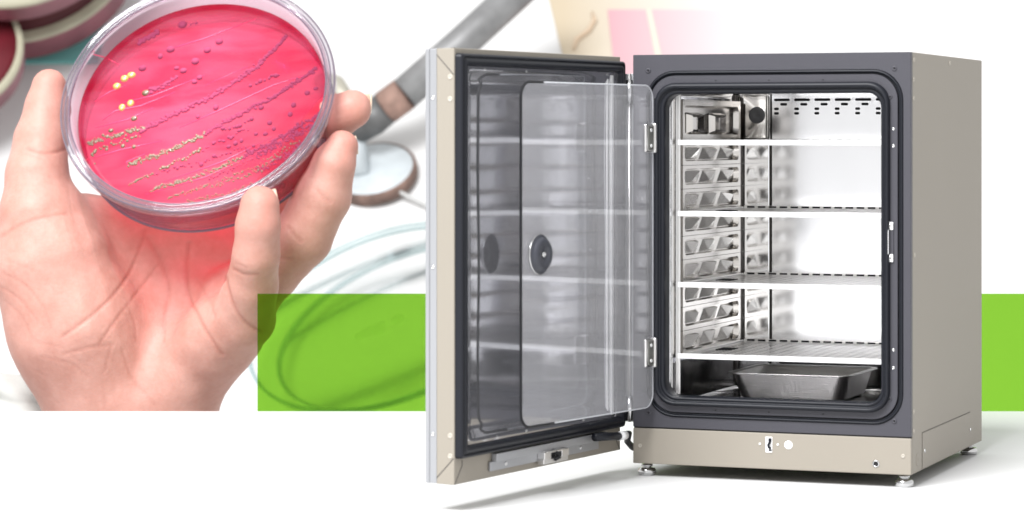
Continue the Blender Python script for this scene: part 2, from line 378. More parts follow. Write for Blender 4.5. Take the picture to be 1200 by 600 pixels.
kb = obj('knob', bm, mat('knob_rubber', (.030, .032, .042), .42), gd, True)
obj('knob_ring', lathe(NB(), [(.0385, 0), (.0400, .0015), (.0385, .0035)], 40, axis_m((.448, .002, .4787), (0, 1, 0)), True), 'chrome', gd, True)
screw(gd, (.448, .0105, .4787), (0, 1, 0), .006, 'chrome', .004, 'knob_screw')
for z in (.7040, .2600):
    bm = NB(); box(bm, .006, .001, z-.029, .040, .007, z+.029, .003); box(bm, -.006, -.004, z-.031, .006, .010, z+.031, .003)
    hg = obj('hinge', bm, 'satin', gd)
    bm = NB(); box(bm, .012, .0065, z-.024, .030, .0085, z+.024); obj('hinge_recess', bm, mat('hinge_dark', (.15, .15, .14), .4, .6), gd)
    for dz in (-.016, .016): screw(gd, (.021, .008, z+dz), (0, 1, 0), .004, 'bright')
# door hinge column
obj('hinge_plate', box(NB(), -.0235, .0100, .112, -.0008, .0125, .838, .0005), 'alu', inc)
bm = NB(); tube(bm, [(-.0100, .006, .112), (-.0100, .006, .838)], .0036, 14)
hc = obj('hinge_column', bm, 'satin', inc, True)
for z in (.80, .14):
    box_ = NB(); tube(box_, [(-.010, .006, z-.025), (-.010, .006, z+.025)], .0078, 14); obj('hinge_knuckle', box_, 'chrome', inc, True)
# cable between door and body
a = toloc(*(P(703, 511, 5.86).xy)); bm = NB()
def il(x, y, Y): p = P(x, y, Y); v = toloc(p.x, p.y); return (v.x, v.y, p.z)
obj('hose_sleeve', tube(NB(), [il(697, 512.5, 5.72), il(712, 511.5, 5.76), il(725, 511, 5.80)], .0085, 12), 'rubber', inc, True)
obj('hose_clamp', tube(NB(), [il(726, 511, 5.80), il(732, 510, 5.83)], .0095, 14), 'white', inc, True)
obj('hose', tube(NB(), [il(*q) for q in ((731, 509, 5.83), (737, 508, 5.86), (735, 517, 5.89), (741, 524, 5.93), (752, 529, 6.0))], .0068, 12), 'rubber', inc, True)

# ------------------------------------------------------------------ SHELVES and PAN
def perforated():
    m = mat('perforated_steel', (.85, .84, .83), .38, 1); nt = m.node_tree; b = nt.nodes['Principled BSDF']
    tc = nt.nodes.new('ShaderNodeTexCoord'); mp = nt.nodes.new('ShaderNodeMapping'); mp.inputs['Scale'].default_value = (42, 42, 42)
    nt.links.new(tc.outputs['Object'], mp.inputs[0])
    v = nt.nodes.new('ShaderNodeTexVoronoi'); v.inputs['Scale'].default_value = 1; v.inputs['Randomness'].default_value = 0; v.voronoi_dimensions = '2D'
    nt.links.new(mp.outputs[0], v.inputs['Vector'])
    c = nt.nodes.new('ShaderNodeMath'); c.operation = 'GREATER_THAN'; c.inputs[1].default_value = .30
    nt.links.new(v.outputs['Distance'], c.inputs[0]); nt.links.new(c.outputs[0], b.inputs['Alpha']); return m
M['perf'] = perforated()
names = ['topmost perforated steel shelf, just under the vent slots of the chamber', 'second perforated steel shelf from the top of the chamber',
         'third perforated steel shelf from the top, level with the door catch', 'lowest perforated steel shelf, directly above the water pan']
x0, x1, y0, y1 = .096, .521, .036, .485
for i, z in enumerate(zs[::-1]):
    sh = thing('shelf', names[i], 'shelf', tuple(inc.matrix_basis.to_3x3()@Vector((0, 0, 0))+Vector((.252, 5.868, z))), (0, 0, TH), 'perforated shelves in the chamber')
    bm = NB(); box(bm, x0, y0+.004, -.0012, x1, y1, .0002)
    obj('shelf_plate', bm, 'perf', sh)
    bm = loft(NB(), [([(y0, -.0055), (y0+.003, -.0062), (y0+.008, -.002), (y0+.006, .0012), (y0, .0050)], x0-.010), ([(y0, -.0055), (y0+.003, -.0062), (y0+.008, -.002), (y0+.006, .0012), (y0, .0050)], x1+.007)], lambda a, b, d: (d, a, b), True, True)
    obj('front_lip', bm, 'bright', sh)
    for x in (x0-.004, x1): obj('side_rail', box(NB(), x, y0+.01, -.006, x+.004, y1, .004, .001), 'satin', sh)
    obj('back_lip', box(NB(), x0, y1, -.004, x1, y1+.003, .006, .0008), 'satin', sh)
    bm = NB()
    for k in range(17): box(bm, x0+.008+k*.025, y1-.0012, .0012, x0+.025+k*.025, y1-.0002, .0050)
    obj('slot_row', bm, 'dark', sh)
    bm = NB()
    for k in range(5): box(bm, x0+.02+k*.007, y0+.17, .0006, x0+.024+k*.007, y0+.23, .0022)
    obj('vent_grille', bm, 'dark', sh)
pan = thing('water_pan', 'rectangular brushed steel water pan on the chamber floor', 'pan', (.252, 5.868, .1478), (0, 0, TH))
px0, px1, py0, py1 = .152, .405, .20, .44; H = .057
lp = lambda d, r=.02: rr(px0+d, py0+d, px1-d, py1-d, r)
mp = lambda a, b, d: (a, b, d)
bm = loft(NB(), [(lp(.030, .02), .001), (lp(.016, .03), .0015), (lp(.012, .03), .006), (lp(.0, .022), H-.002), (lp(-.0008, .022), H-.001), (lp(.003, .022), H-.002), (lp(.015, .03), .007), (lp(.03, .02), .003)], mp, True, True)
pb = obj('basin', bm, 'pan', pan, True)
bm = loft(NB(), [(lp(.001, .022), H), (lp(-.009, .028), H+.0005), (lp(-.0105, .029), H-.001), (lp(-.009, .028), H-.003), (lp(.0, .022), H-.002)], mp)
obj('rim', bm, 'satin', pan, True)

# ------------------------------------------------------------------ GREEN PANELS
bm = NB(); a = P(302, 482.5, 7.27); b = P(1290, 344, 7.27)
box(bm, a.x, 7.262, a.z, b.x, 7.268, b.z)
g = obj('green_panel', bm, 'green'); tag(g, 'long see-through lime green acrylic panel behind the incubator', 'panel')

# ------------------------------------------------------------------ HAND
K = 7.62/FPX
def HP(x, y, d):
    Y = 7.62-d*K; return np.array(P(x, y, Y))
def rcone(p, a, b, ra, rb):
    ba = b-a; t = np.clip(((p-a)@ba)/(ba@ba), 0, 1).astype(np.float32)
    q = p-a-t[..., None]*ba; return np.sqrt((q*q).sum(-1))-(ra+(rb-ra)*t)
def smin(a, b, k):
    h = np.clip(.5+.5*(b-a)/k, 0, 1); return b*(1-h)+a*h-k*h*(1-h)
fingers = {
 'thumb': [(58, 101, -82, 21), (55, 128, -80, 27), (48, 165, -66, 32), (43, 205, -50, 37), (46, 250, -40, 46), (58, 300, -40, 62)],
 'index': [(413, 127, -22, 23), (393, 136, -28, 26), (365, 170, -66, 28), (330, 225, -110, 32), (290, 300, -90, 36)],
 'middle': [(401, 171, 12, 19), (391, 192, 14, 25), (378, 230, 8, 33), (354, 278, 0, 35), (318, 318, -20, 34), (280, 350, -40, 40)],
 'ring': [(304, 241, 104, 23), (302, 264, 104, 25), (300, 300, 92, 27), (295, 335, 66, 30), (284, 372, 30, 38), (255, 400, 0, 42)],
}
palm = [((62, 315, -45, 72), (90, 385, -45, 76)), ((90, 385, -45, 76), (150, 500, -70, 84)), ((150, 500, -70, 82), (175, 700, -90, 90)),
        ((262, 388, -12, 44), (200, 462, -45, 50)), ((200, 462, -45, 50), (190, 700, -85, 62)),
        ((100, 310, -125, 62), (250, 345, -118, 56)), ((140, 405, -92, 72), (210, 405, -88, 62)), ((240, 352, -95, 46), (285, 352, -60, 38)), ((100, 264, -110, 36), (255, 290, -110, 44)), ((60, 262, -55, 46), (105, 300, -95, 50))]
vox = 2.6*K
lo = HP(-40, 600, -180).min(); 
mn = np.array([HP(-40, 300, 0)[0], 7.62-150*K, HP(0, 640, 0)[2]]); mx = np.array([HP(450, 300, 0)[0], 7.62+190*K, HP(0, 60, 0)[2]])
nn = np.ceil((mx-mn)/vox).astype(int)
gx, gy, gz = [np.arange(n, dtype=np.float32)*vox+m for n, m in zip(nn, mn)]
pts = np.stack(np.meshgrid(gx, gy, gz, indexing='ij'), -1).astype(np.float32)
def seg(u, v):
    a, b = HP(*u[:3]).astype(np.float32), HP(*v[:3]).astype(np.float32); return rcone(pts, a, b, u[3]*K, v[3]*K)
fp = None
for u, v in palm:
    d = seg(u, v); fp = d if fp is None else smin(fp, d, 24*K)
tot = None
for nm, ch_ in fingers.items():
    fd = None
    for u, v in zip(ch_, ch_[1:]):
        d = seg(u, v); fd = d if fd is None else smin(fd, d, 5*K)
    fd = smin(fd, fp, 22*K); tot = fd if tot is None else smin(tot, fd, 3*K)
del fp, fd, d
def surface_nets(f, org, h):
    s = f < 0; c = (slice(0, -1), slice(1, None)); nx, ny, nz = [n-1 for n in f.shape]
    cnt = sum(s[c[i], c[j], c[k]].astype(np.int8) for i in (0, 1) for j in (0, 1) for k in (0, 1))
    act = (cnt > 0) & (cnt < 8); idx = np.full(act.shape, -1, np.int64); ids = np.argwhere(act); idx[act] = np.arange(len(ids))
    acc = np.zeros((len(ids), 3)); num = np.zeros(len(ids))
    cor = [(i, j, k) for i in (0, 1) for j in (0, 1) for k in (0, 1)]
    val = {q: f[ids[:, 0]+q[0], ids[:, 1]+q[1], ids[:, 2]+q[2]] for q in cor}
    for a in cor:
        for ax in range(3):
            if a[ax]: continue
            b = tuple(1 if t == ax else a[t] for t in range(3)); va, vb = val[a], val[b]; m = (va < 0) != (vb < 0)
            t = np.where(m, va/np.where(va-vb == 0, 1, va-vb), 0); pnt = np.tile(np.array(a, float), (len(ids), 1)); pnt[:, ax] += t
            acc[m] += pnt[m]; num[m] += 1
    V = (ids+acc/num[:, None])*h+org; F = []
    for ax in range(3):
        sl0 = [slice(1, -1)]*3; sl0[ax] = slice(0, -1); sl1 = [slice(1, -1)]*3; sl1[ax] = slice(1, None)
        A = s[tuple(sl0)]; B = s[tuple(sl1)]; e = np.argwhere(A != B)
        off = np.array([1, 1, 1]); off[ax] = 0; e = e+off; fl = s[e[:, 0], e[:, 1], e[:, 2]]
        u, w = [t for t in range(3) if t != ax]; q = []
        for du, dw in ((1, 1), (0, 1), (0, 0), (1, 0)):
            g_ = e.copy(); g_[:, u] -= du; g_[:, w] -= dw; q.append(idx[g_[:, 0], g_[:, 1], g_[:, 2]])
        q = np.stack(q, 1); q[fl] = q[fl][:, ::-1]; F.append(q)
    return V, np.concatenate(F)
V, F = surface_nets(tot, mn, vox); del pts, tot
F = F[(F >= 0).all(1)]
hand = thing('hand', 'bare open hand with palm up, fingers curled round the edge of a red culture dish', 'hand', tuple(HP(160, 520, -60)))
me = bpy.data.meshes.new('skin'); me.from_pydata((V-np.array(hand.location)).tolist(), [], F.tolist()); me.update()
bmh = bmesh.new(); bmh.from_mesh(me); bmesh.ops.recalc_face_normals(bmh, faces=bmh.faces[:])
for _ in range(3): bmesh.ops.smooth_vert(bmh, verts=bmh.verts[:], factor=.5, use_axis_x=True, use_axis_y=True, use_axis_z=True)
bmh.to_mesh(me); bmh.free()
co_ = np.zeros(len(me.vertices)*3, np.float32); me.vertices.foreach_get('co', co_); co_ = co_.reshape(-1, 3)
no_ = np.zeros(len(me.vertices)*3, np.float32); me.vertices.foreach_get('normal', no_); no_ = no_.reshape(-1, 3)
wc = co_+np.array(hand.location, np.float32)
ix = 600+wc[:, 0]/wc[:, 1]*FPX; iy = 160-(wc[:, 2]-EYE)/wc[:, 1]*FPX; dd = (7.62-wc[:, 1])/K
front = no_[:, 1] < .35
creases = [ # (polyline, depth, width)
 ([(170, 270), (167, 283), (152, 322), (132, 348), (108, 370), (74, 394)], 2.4, 1.7), ([(185, 310), (173, 327), (150, 357), (130, 383), (115, 405)], 1.8, 1.5),
 ([(173, 279), (191, 309), (199, 340), (193, 370), (191, 400)], 2.2, 1.6), ([(222, 285), (219, 305), (219, 344), (238, 383), (260, 415)], 2.8, 1.8),
 ([(264, 325), (266, 340), (277, 366), (290, 380), (305, 388)], 3.2, 2.0), ([(74, 415), (104, 407), (132, 404)], 1.7, 1.5), ([(130, 405), (123, 435)], 1.2, 1.4),
 ([(143, 409), (154, 444), (180, 474)], 1.3, 1.5), ([(33, 174), (50, 180), (66, 179), (80, 173)], 2.4, 1.7), ([(30, 180), (48, 186)], 1.2, 1.4),
 ([(273, 316), (286, 323), (302, 322)], 2.0, 1.8), ([(276, 309), (288, 314)], 1.0, 1.5), ([(372, 222), (380, 232), (388, 236)], 1.8, 1.6),
 ([(338, 266), (345, 276), (353, 283)], 1.9, 1.7), ([(322, 300), (330, 303), (342, 304)], 1.2, 1.4), ([(0, 278), (25, 262), (52, 254), (78, 250)], 1.8, 1.7),
 ([(3, 320), (30, 332), (52, 360), (60, 385)], 1.2, 1.4), ([(0, 336), (25, 350), (45, 378)], 1.2, 1.3), ([(5, 352), (25, 368), (38, 396)], 1.1, 1.3), ([(10, 305), (45, 318), (68, 345)], .9, 1.3),
 ([(120, 452), (124, 470), (122, 480)], 1.0, 1.3), ([(205, 425), (212, 450)], .8, 1.3), ([(150, 357), (160, 380), (160, 400)], .9, 1.3),
 ([(40, 400), (70, 405), (95, 425)], 1.0, 1.3), ([(50, 418), (80, 424), (105, 442)], .9, 1.3), ([(232, 330), (246, 352), (252, 372)], 1.0, 1.4)]
rn = random.Random(9)
for _ in range(34):
    cx, cy = rn.uniform(5, 250), rn.uniform(285, 480); an = rn.gauss(.9, .55); L = rn.uniform(8, 26)
    if rn.random() < .5: cx = rn.uniform(0, 90)
    creases.append(([(cx, cy), (cx+L*.5*math.cos(an), cy+L*.5*math.sin(an)+rn.uniform(-2, 2)), (cx+L*math.cos(an), cy+L*math.sin(an))], rn.uniform(.25, .55), 1.2))
dep = np.zeros(len(ix)); cre = np.zeros(len(ix))
for pl, dp, wd in creases:
    pl = np.array(pl, float)
    if len(pl) > 2:   # smooth the polyline
        tt = np.linspace(0, len(pl)-1, (len(pl)-1)*5+1); pl = np.stack([np.interp(tt, range(len(pl)), pl[:, 0]), np.interp(tt, range(len(pl)), pl[:, 1])], 1)
        for _ in range(3): pl[1:-1] = (pl[:-2]+pl[1:-1]*2+pl[2:])/4
    best = np.full(len(ix), 1e9)
    for a, b in zip(pl, pl[1:]):
        ba = b-a; t = np.clip(((ix-a[0])*ba[0]+(iy-a[1])*ba[1])/max(ba@ba, 1e-6), 0, 1)
        best = np.minimum(best, np.hypot(ix-a[0]-t*ba[0], iy-a[1]-t*ba[1]))
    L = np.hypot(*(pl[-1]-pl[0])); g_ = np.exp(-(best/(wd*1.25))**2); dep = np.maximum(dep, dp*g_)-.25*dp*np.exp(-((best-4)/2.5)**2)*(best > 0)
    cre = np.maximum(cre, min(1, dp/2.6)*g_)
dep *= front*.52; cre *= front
low = np.array([noise.noise(Vector(p)*9) for p in wc])*1.6+np.array([noise.noise(Vector(p)*26) for p in wc])*.5
co_ -= no_*((dep+low)*K)[:, None]; me.vertices.foreach_set('co', co_.ravel())
at = me.color_attributes.new('tone', 'FLOAT_COLOR', 'POINT')
tip = np.zeros(len(ix))
for (x, y, d, r) in [fingers[k][0] for k in fingers]: tip = np.maximum(tip, np.exp(-(np.sqrt((ix-x)**2+(iy-y)**2+(dd-d)**2)/34)**2))
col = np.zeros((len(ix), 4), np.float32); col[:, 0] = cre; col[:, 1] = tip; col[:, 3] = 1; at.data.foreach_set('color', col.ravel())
def skin():
    m = mat('skin', (.6, .37, .29), .55, bump=.45, bscale=130, spec=.35, sss=.15); nt = m.node_tree; b = nt.nodes['Principled BSDF']
    tc = nt.nodes.new('ShaderNodeTexCoord'); n1 = nt.nodes.new('ShaderNodeTexNoise'); n1.inputs['Scale'].default_value = 11; n1.inputs['Detail'].default_value = 6
    n1.inputs['Roughness'].default_value = .62
    nt.links.new(tc.outputs['Object'], n1.inputs['Vector'])
    n2 = nt.nodes.new('ShaderNodeTexNoise'); n2.inputs['Scale'].default_value = 75; n2.inputs['Detail'].default_value = 3; nt.links.new(tc.outputs['Object'], n2.inputs['Vector'])
    ad = nt.nodes.new('ShaderNodeMath'); ad.operation = 'MULTIPLY_ADD'; ad.inputs[1].default_value = .30; nt.links.new(n2.outputs[0], ad.inputs[0])
    ad2 = nt.nodes.new('ShaderNodeMath'); ad2.operation = 'SUBTRACT'; ad2.inputs[1].default_value = .15; nt.links.new(n1.outputs[0], ad2.inputs[0]); nt.links.new(ad2.outputs[0], ad.inputs[2])
    r = nt.nodes.new('ShaderNodeValToRGB'); nt.links.new(ad.outputs[0], r.inputs[0])
    r.color_ramp.elements[0].position = .34; r.color_ramp.elements[0].color = (.40, .195, .155, 1)
    r.color_ramp.elements[1].position = .66; r.color_ramp.elements[1].color = (.46, .248, .205, 1)
    a = nt.nodes.new('ShaderNodeVertexColor'); a.layer_name = 'tone'; sp = nt.nodes.new('ShaderNodeSeparateColor'); nt.links.new(a.outputs[0], sp.inputs[0])
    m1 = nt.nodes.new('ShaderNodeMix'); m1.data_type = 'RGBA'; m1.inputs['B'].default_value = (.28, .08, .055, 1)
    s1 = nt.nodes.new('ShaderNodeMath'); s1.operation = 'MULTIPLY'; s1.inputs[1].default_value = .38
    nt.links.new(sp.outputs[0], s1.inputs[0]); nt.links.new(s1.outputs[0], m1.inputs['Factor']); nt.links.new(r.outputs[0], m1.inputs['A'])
    m2 = nt.nodes.new('ShaderNodeMix'); m2.data_type = 'RGBA'; m2.inputs['B'].default_value = (.48, .205, .165, 1)
    s2 = nt.nodes.new('ShaderNodeMath'); s2.operation = 'MULTIPLY'; s2.inputs[1].default_value = .6
    nt.links.new(sp.outputs[1], s2.inputs[0]); nt.links.new(s2.outputs[0], m2.inputs['Factor']); nt.links.new(m1.outputs['Result'], m2.inputs['A'])
    nt.links.new(m2.outputs['Result'], b.inputs['Base Color']); return m
me.materials.append(skin())
for p in me.polygons: p.use_smooth = True
so = bpy.data.objects.new('skin', me); C.objects.link(so); so.parent = hand
def nail(c, along, out, L, w, t=.12, r=0):
    """curved nail plate: c centre, along = towards the tip, out = nail normal"""
    al = Vector(along).normalized(); ou = Vector(out).normalized(); si = al.cross(ou).normalized(); ou = si.cross(al).normalized()
    bm = NB(); rows = []
    for i in range(9):
        u = -1+2*i/8; row = []
        for j in range(9):
            v = -1+2*j/8; ww = w*(1-.18*max(0, u)**4-.1*max(0, -u)**3)
            row.append(bm.verts.new(Vector(c)+al*(u*L-.12*L*v*v*(1 if u > 0 else -.3))+si*(v*ww)-ou*(v*v*w*.42+max(0, u)**2*L*.05)+ou*.002))
        rows.append(row)
    for a, b in zip(rows, rows[1:]):
        for j in range(8): bm.faces.new((a[j], a[j+1], b[j+1], b[j]))
    o = obj('fingernail', bm, 'nail', hand, True); o.data.transform(Matrix.Translation(-Vector(hand.location)))
    md = o.modifiers.new('thick', 'SOLIDIFY'); md.thickness = .004; return o
def dirp(x, y, d): return (x, -d, -y)      # photograph direction (right, down, towards the viewer)
nail(HP(324, 233, 94), dirp(-.16, -1, .0), dirp(1, -.1, -.55), 12*K, 12*K)
nail(HP(417, 170, 2), dirp(-.10, -1, 0), dirp(1, -.05, -.6), 11*K, 11*K)
nail(HP(433.5, 121, -31), dirp(.05, -1, 0), dirp(1, -.25, -.6), 12*K, 12*K)
nail(HP(46, 97, -94), dirp(.35, -1, 0), dirp(-1, -.45, -1.0), 13*K, 12*K)
# sleeve
bm = NB(); rings = []
for i in range(26):
    t = i/25; c = Vector(HP(12+78*t, 438+180*t, -160+30*t)); row = []
    for k in range(64):
        a = 2*math.pi*k/64; r = (66+50*t+14*noise.noise(Vector((math.cos(a)*2.2, math.sin(a)*2.2, t*9)))+5*math.sin(t*40+3*math.sin(a*2+1)))*K
        if i == 0: r *= .9
        row.append(bm.verts.new(c+Vector((math.cos(a)*r, math.sin(a)*r*.8, math.sin(t*3+a*3)*.01))))
    rings.append(row)
for a, b in zip(rings, rings[1:]):
    for k in range(64): bm.faces.new((a[k], a[(k+1) % 64], b[(k+1) % 64], b[k]))
bm.faces.new(rings[0])
o = obj('sleeve', bm, 'cloth', hand, True); o.data.transform(Matrix.Translation(-Vector(hand.location)))

# ------------------------------------------------------------------ CULTURE DISH
dc = Vector(HP(230.5, 109, -8)); N = Vector((-.14, -.815, .56)).normalized()
ex = Vector((1, 0, 0)); ex = (ex-N*ex.dot(N)).normalized(); ey = N.cross(ex)
DM = Matrix((ex, ey, N)).transposed().to_4x4(); DM.translation = dc; DI = DM.inverted()
dish = thing('culture_dish', 'round clear dish of pink red agar with golden and purple colonies, held in the hand', 'culture dish')
dish.matrix_world = DM
R = 165*K
pr = [(.918*R, -64*K), (.925*R, -60*K), (.932*R, -12*K), (.955*R, -9*K), (.957*R, -4*K), (.925*R, -5*K), (.915*R, -12*K), (.908*R, -62*K)]
obj('wall', lathe(NB(), pr, 128, closed=True), 'plastic', dish, True)
pr = [(.957*R, -14*K), (.985*R, -15*K), (R, -12*K), (1.004*R, -5*K), (.998*R, -1*K), (.985*R, 0), (.972*R, -2.5*K), (.960*R, -2*K), (.950*R, 0), (.935*R, -1*K), (.930*R, -4*K), (.955*R, -8*K)]
obj('rim', lathe(NB(), pr, 128, closed=True), 'rim', dish, True)
rg = NB()
for rad, hh, tr in ((.995, -2, 1.1), (.967, -3, .9), (.934, -1.5, 1.0), (.925, -63, 1.6)):
    lathe(rg, [(rad*R+tr*K*math.cos(a), hh*K+tr*K*math.sin(a)) for a in [k*math.pi/3 for k in range(6)]], 128, closed=True)
obj('rim_bead', rg, clear('bead_plastic', (.45, .38, .46), (.20, .16, .21), .5, .10, 1.5), dish, True)
obj('base', lathe(NB(), [(0, -65*K), (.9*R, -65*K), (.918*R, -64*K), (.905*R, -63*K), (0, -63*K)], 96), 'plastic', dish, True)
def agar():
    m = bpy.data.materials.new('red_agar'); m.use_nodes = True; nt = m.node_tree; b = nt.nodes['Principled BSDF']; out = nt.nodes['Material Output']
    tc = nt.nodes.new('ShaderNodeTexCoord'); n = nt.nodes.new('ShaderNodeTexNoise'); n.inputs['Scale'].default_value = 4.5; n.inputs['Detail'].default_value = 5; n.inputs['Distortion'].default_value = .6
    mp = nt.nodes.new('ShaderNodeMapping'); mp.inputs['Rotation'].default_value = (0, 0, math.radians(-27)); mp.inputs['Scale'].default_value = (.7, 2.4, 1)
    nt.links.new(tc.outputs['Object'], mp.inputs[0]); nt.links.new(mp.outputs[0], n.inputs['Vector'])
    r = nt.nodes.new('ShaderNodeValToRGB'); nt.links.new(n.outputs[0], r.inputs[0])
    e = r.color_ramp.elements; e[0].position = .40; e[0].color = (.40, .014, .075, 1); e[1].position = .62; e[1].color = (.52, .10, .21, 1)
    sx = nt.nodes.new('ShaderNodeSeparateXYZ'); nt.links.new(tc.outputs['Object'], sx.inputs[0])      # greyish lawn of growth over the densely streaked quarter
    sb = nt.nodes.new('ShaderNodeMath'); sb.operation = 'MULTIPLY_ADD'; sb.inputs[1].default_value = .45; nt.links.new(sx.outputs[0], sb.inputs[0]); nt.links.new(n.outputs[0], sb.inputs[2])
    sc = nt.nodes.new('ShaderNodeMath'); sc.operation = 'SUBTRACT'; nt.links.new(sb.outputs[0], sc.inputs[0]); nt.links.new(sx.outputs[1], sc.inputs[1])
    mq = nt.nodes.new('ShaderNodeMapRange'); mq.inputs[1].default_value = .52; mq.inputs[2].default_value = .78; mq.inputs[4].default_value = .75; nt.links.new(sc.outputs[0], mq.inputs[0])
    ml = nt.nodes.new('ShaderNodeMix'); ml.data_type = 'RGBA'; ml.inputs['B'].default_value = (.30, .09, .15, 1); nt.links.new(mq.outputs[0], ml.inputs['Factor']); nt.links.new(r.outputs[0], ml.inputs['A'])
    nt.links.new(ml.outputs['Result'], b.inputs['Base Color']); b.inputs['Roughness'].default_value = .38; b.inputs['Specular IOR Level'].default_value = .25
    n2 = nt.nodes.new('ShaderNodeTexNoise'); n2.inputs['Scale'].default_value = 22; n2.inputs['Detail'].default_value = 6; nt.links.new(mp.outputs[0], n2.inputs['Vector'])
    bp_ = nt.nodes.new('ShaderNodeBump'); bp_.inputs['Strength'].default_value = .5; bp_.inputs['Distance'].default_value = .004
    nt.links.new(n2.outputs[0], bp_.inputs['Height']); nt.links.new(bp_.outputs[0], b.inputs['Normal'])
    t = nt.nodes.new('ShaderNodeBsdfTransparent'); t.inputs[0].default_value = (1, .33, .45, 1)
    mx_ = nt.nodes.new('ShaderNodeMixShader'); mx_.inputs[0].default_value = .34
    tl = nt.nodes.new('ShaderNodeBsdfTranslucent'); tl.inputs[0].default_value = (.9, .10, .18, 1)
    m3 = nt.nodes.new('ShaderNodeMixShader'); m3.inputs[0].default_value = .35; nt.links.new(b.outputs[0], m3.inputs[1]); nt.links.new(tl.outputs[0], m3.inputs[2])
    nt.links.new(t.outputs[0], mx_.inputs[1]); nt.links.new(m3.outputs[0], mx_.inputs[2]); nt.links.new(mx_.outputs[0], out.inputs[0]); return m
M['agar'] = agar()
AH = -32*K
ag = obj('agar', lathe(NB(), [(0, -62*K), (.90*R, -62*K), (.905*R, AH+5*K), (.895*R, AH+3*K), (.88*R, AH+.8*K), (.86*R, AH), (.6*R, AH), (.3*R, AH), (0, AH)], 128), 'agar', dish, True)
obj('agar_side', lathe(NB(), [(.908*R, -62*K), (.908*R, AH+6*K), (.906*R, AH+6*K), (.906*R, -62*K)], 128, closed=True), clear('agar_edge', (.90, .22, .36), (.42, .02, .08), .32, .1, 1.3), ag, True)
def onagar(x, y):
    a = DI@Vector((0, 0, EYE)); b = DI@P(x, y, 7); t = (AH-a.z)/(b.z-a.z); return a+(b-a)*t
def dome(bm, c, r, h=.45, n=10):
    ph = random.random()*6; sx = random.uniform(.88, 1.12)
    prof = [(1.0, 0), (.9, .45), (.62, .82), (.3, .97)]; rings = []
    for q, z in prof: rings.append([bm.verts.new((c.x+q*r*sx*math.cos(ph+2*math.pi*k/n), c.y+q*r/sx*math.sin(ph+2*math.pi*k/n), AH+z*r*h)) for k in range(n)])
    for a, b in zip(rings, rings[1:]):
        for k in range(n): bm.faces.new((a[k], a[(k+1) % n], b[(k+1) % n], b[k]))
    bm.faces.new(rings[-1])
def colony(x, y, r, m):
    bm = NB(); dome(bm, onagar(x, y), r*K*1.05, .55, 16); obj('colony', bm, m, ag, True)
for x, y, r in ((137, 101, 4.6), (146, 92, 4.6), (154, 88, 4.6), (143, 126, 4.3), (153, 121, 4.3)): colony(x, y, r, 'goldpale')
for x, y, r in ((171, 109, 4.5), (157, 139, 3.6), (130, 153, 3.0), (144, 171, 2.8), (157, 172, 2.6), (125, 175, 2.2), (111, 178, 2.4)): colony(x, y, r, 'gold')
for x, y, r in ((214, 29, 5.3), (200, 58, 5), (188, 66, 3.6), (167, 80, 4.6), (257, 49, 4.4), (243, 59, 4.4), (229, 72, 5), (207, 80, 3.2), (215, 83, 4.2), (228, 96, 3.5), (234, 91, 3.6),
                (253, 126, 3.8), (232, 137, 2.8), (344, 123, 3.4), (340, 134, 3.2), (322, 113, 3.2), (306, 126, 3.4), (316, 144, 3.2), (321, 151, 2.8), (311, 157, 3.0), (300, 157, 2.6),
                (276, 168, 3.2), (283, 165, 2.8), (268, 172, 2.8), (251, 183, 2.8), (236, 193, 3), (360, 109, 3.2), (370, 104, 2.6), (297, 171, 2.4), (290, 176, 2.6)): colony(x, y, r, 'purple')
def streak(bm, pl, step, r0, jit, k=1):
    pl = [Vector(p) for p in pl]
    for a, b in zip(pl, pl[1:]):
        L = (b-a).length; n_ = int(L/step)
        for i in range(n_):
            for _ in range(k):
                p = a+(b-a)*((i+random.random()*.8)/n_); q = onagar(p.x, p.y+random.gauss(0, jit))
                if math.hypot(q.x, q.y) < .865*R: dome(bm, q, r0*K*random.uniform(.6, 1.3), .6, 7)
gb = NB(); pbm = NB()
streak(gb, [(98, 170), (130, 160), (172, 149)], 2.0, 1.7, 1.5, 2); streak(gb, [(100, 184), (115, 176), (135, 168), (165, 158)], 3.4, 1.9, 1.6)
streak(gb, [(150, 194), (190, 180), (240, 158)], 1.8, 1.7, 1.6, 2); streak(gb, [(187, 198), (212, 188), (236, 176)], 2.8, 2.0, 1.6)
streak(gb, [(150, 219), (166, 208), (180, 204)], 2.4, 1.6, 1.2); streak(gb, [(176, 224), (215, 212), (250, 200), (285, 184)], 2.2, 1.5, 1.5, 2)
streak(gb, [(196, 232), (250, 218), (290, 206), (330, 184)], 2.2, 1.4, 1.6); streak(gb, [(215, 238), (270, 226), (306, 212)], 2.2, 1.3, 1.5)
streak(gb, [(106, 190), (112, 192)], 2, 2, 1); streak(gb, [(230, 222), (300, 196), (352, 164)], 2.4, 1.2, 1.8)
streak(pbm, [(164, 154), (205, 134), (250, 112), (301, 79), (336, 42)], 1.6, 2.1, 1.5, 2); streak(pbm, [(163, 50), (186, 37)], 1.7, 2.6, 1.4, 2)
streak(pbm, [(172, 109), (190, 101), (208, 90)], 1.8, 2.2, 1.6, 2); streak(pbm, [(240, 158), (269, 140), (320, 114), (376, 77)], 1.9, 2.0, 1.4, 2)
streak(pbm, [(293, 101), (312, 93), (330, 85)], 4.2, 2.8, .8); streak(pbm, [(260, 152), (285, 146), (296, 138)], 4, 2.6, 1)
streak(pbm, [(236, 176), (262, 164), (292, 150)], 3.6, 2.2, 1.6); streak(pbm, [(286, 184), (330, 160), (384, 128)], 1.9, 1.7, 1.5, 2)
streak(pbm, [(300, 182), (345, 158), (380, 140)], 1.8, 1.5, 1.8, 2); streak(pbm, [(245, 210), (300, 186), (350, 158), (378, 146)], 2.2, 1.3, 1.6)
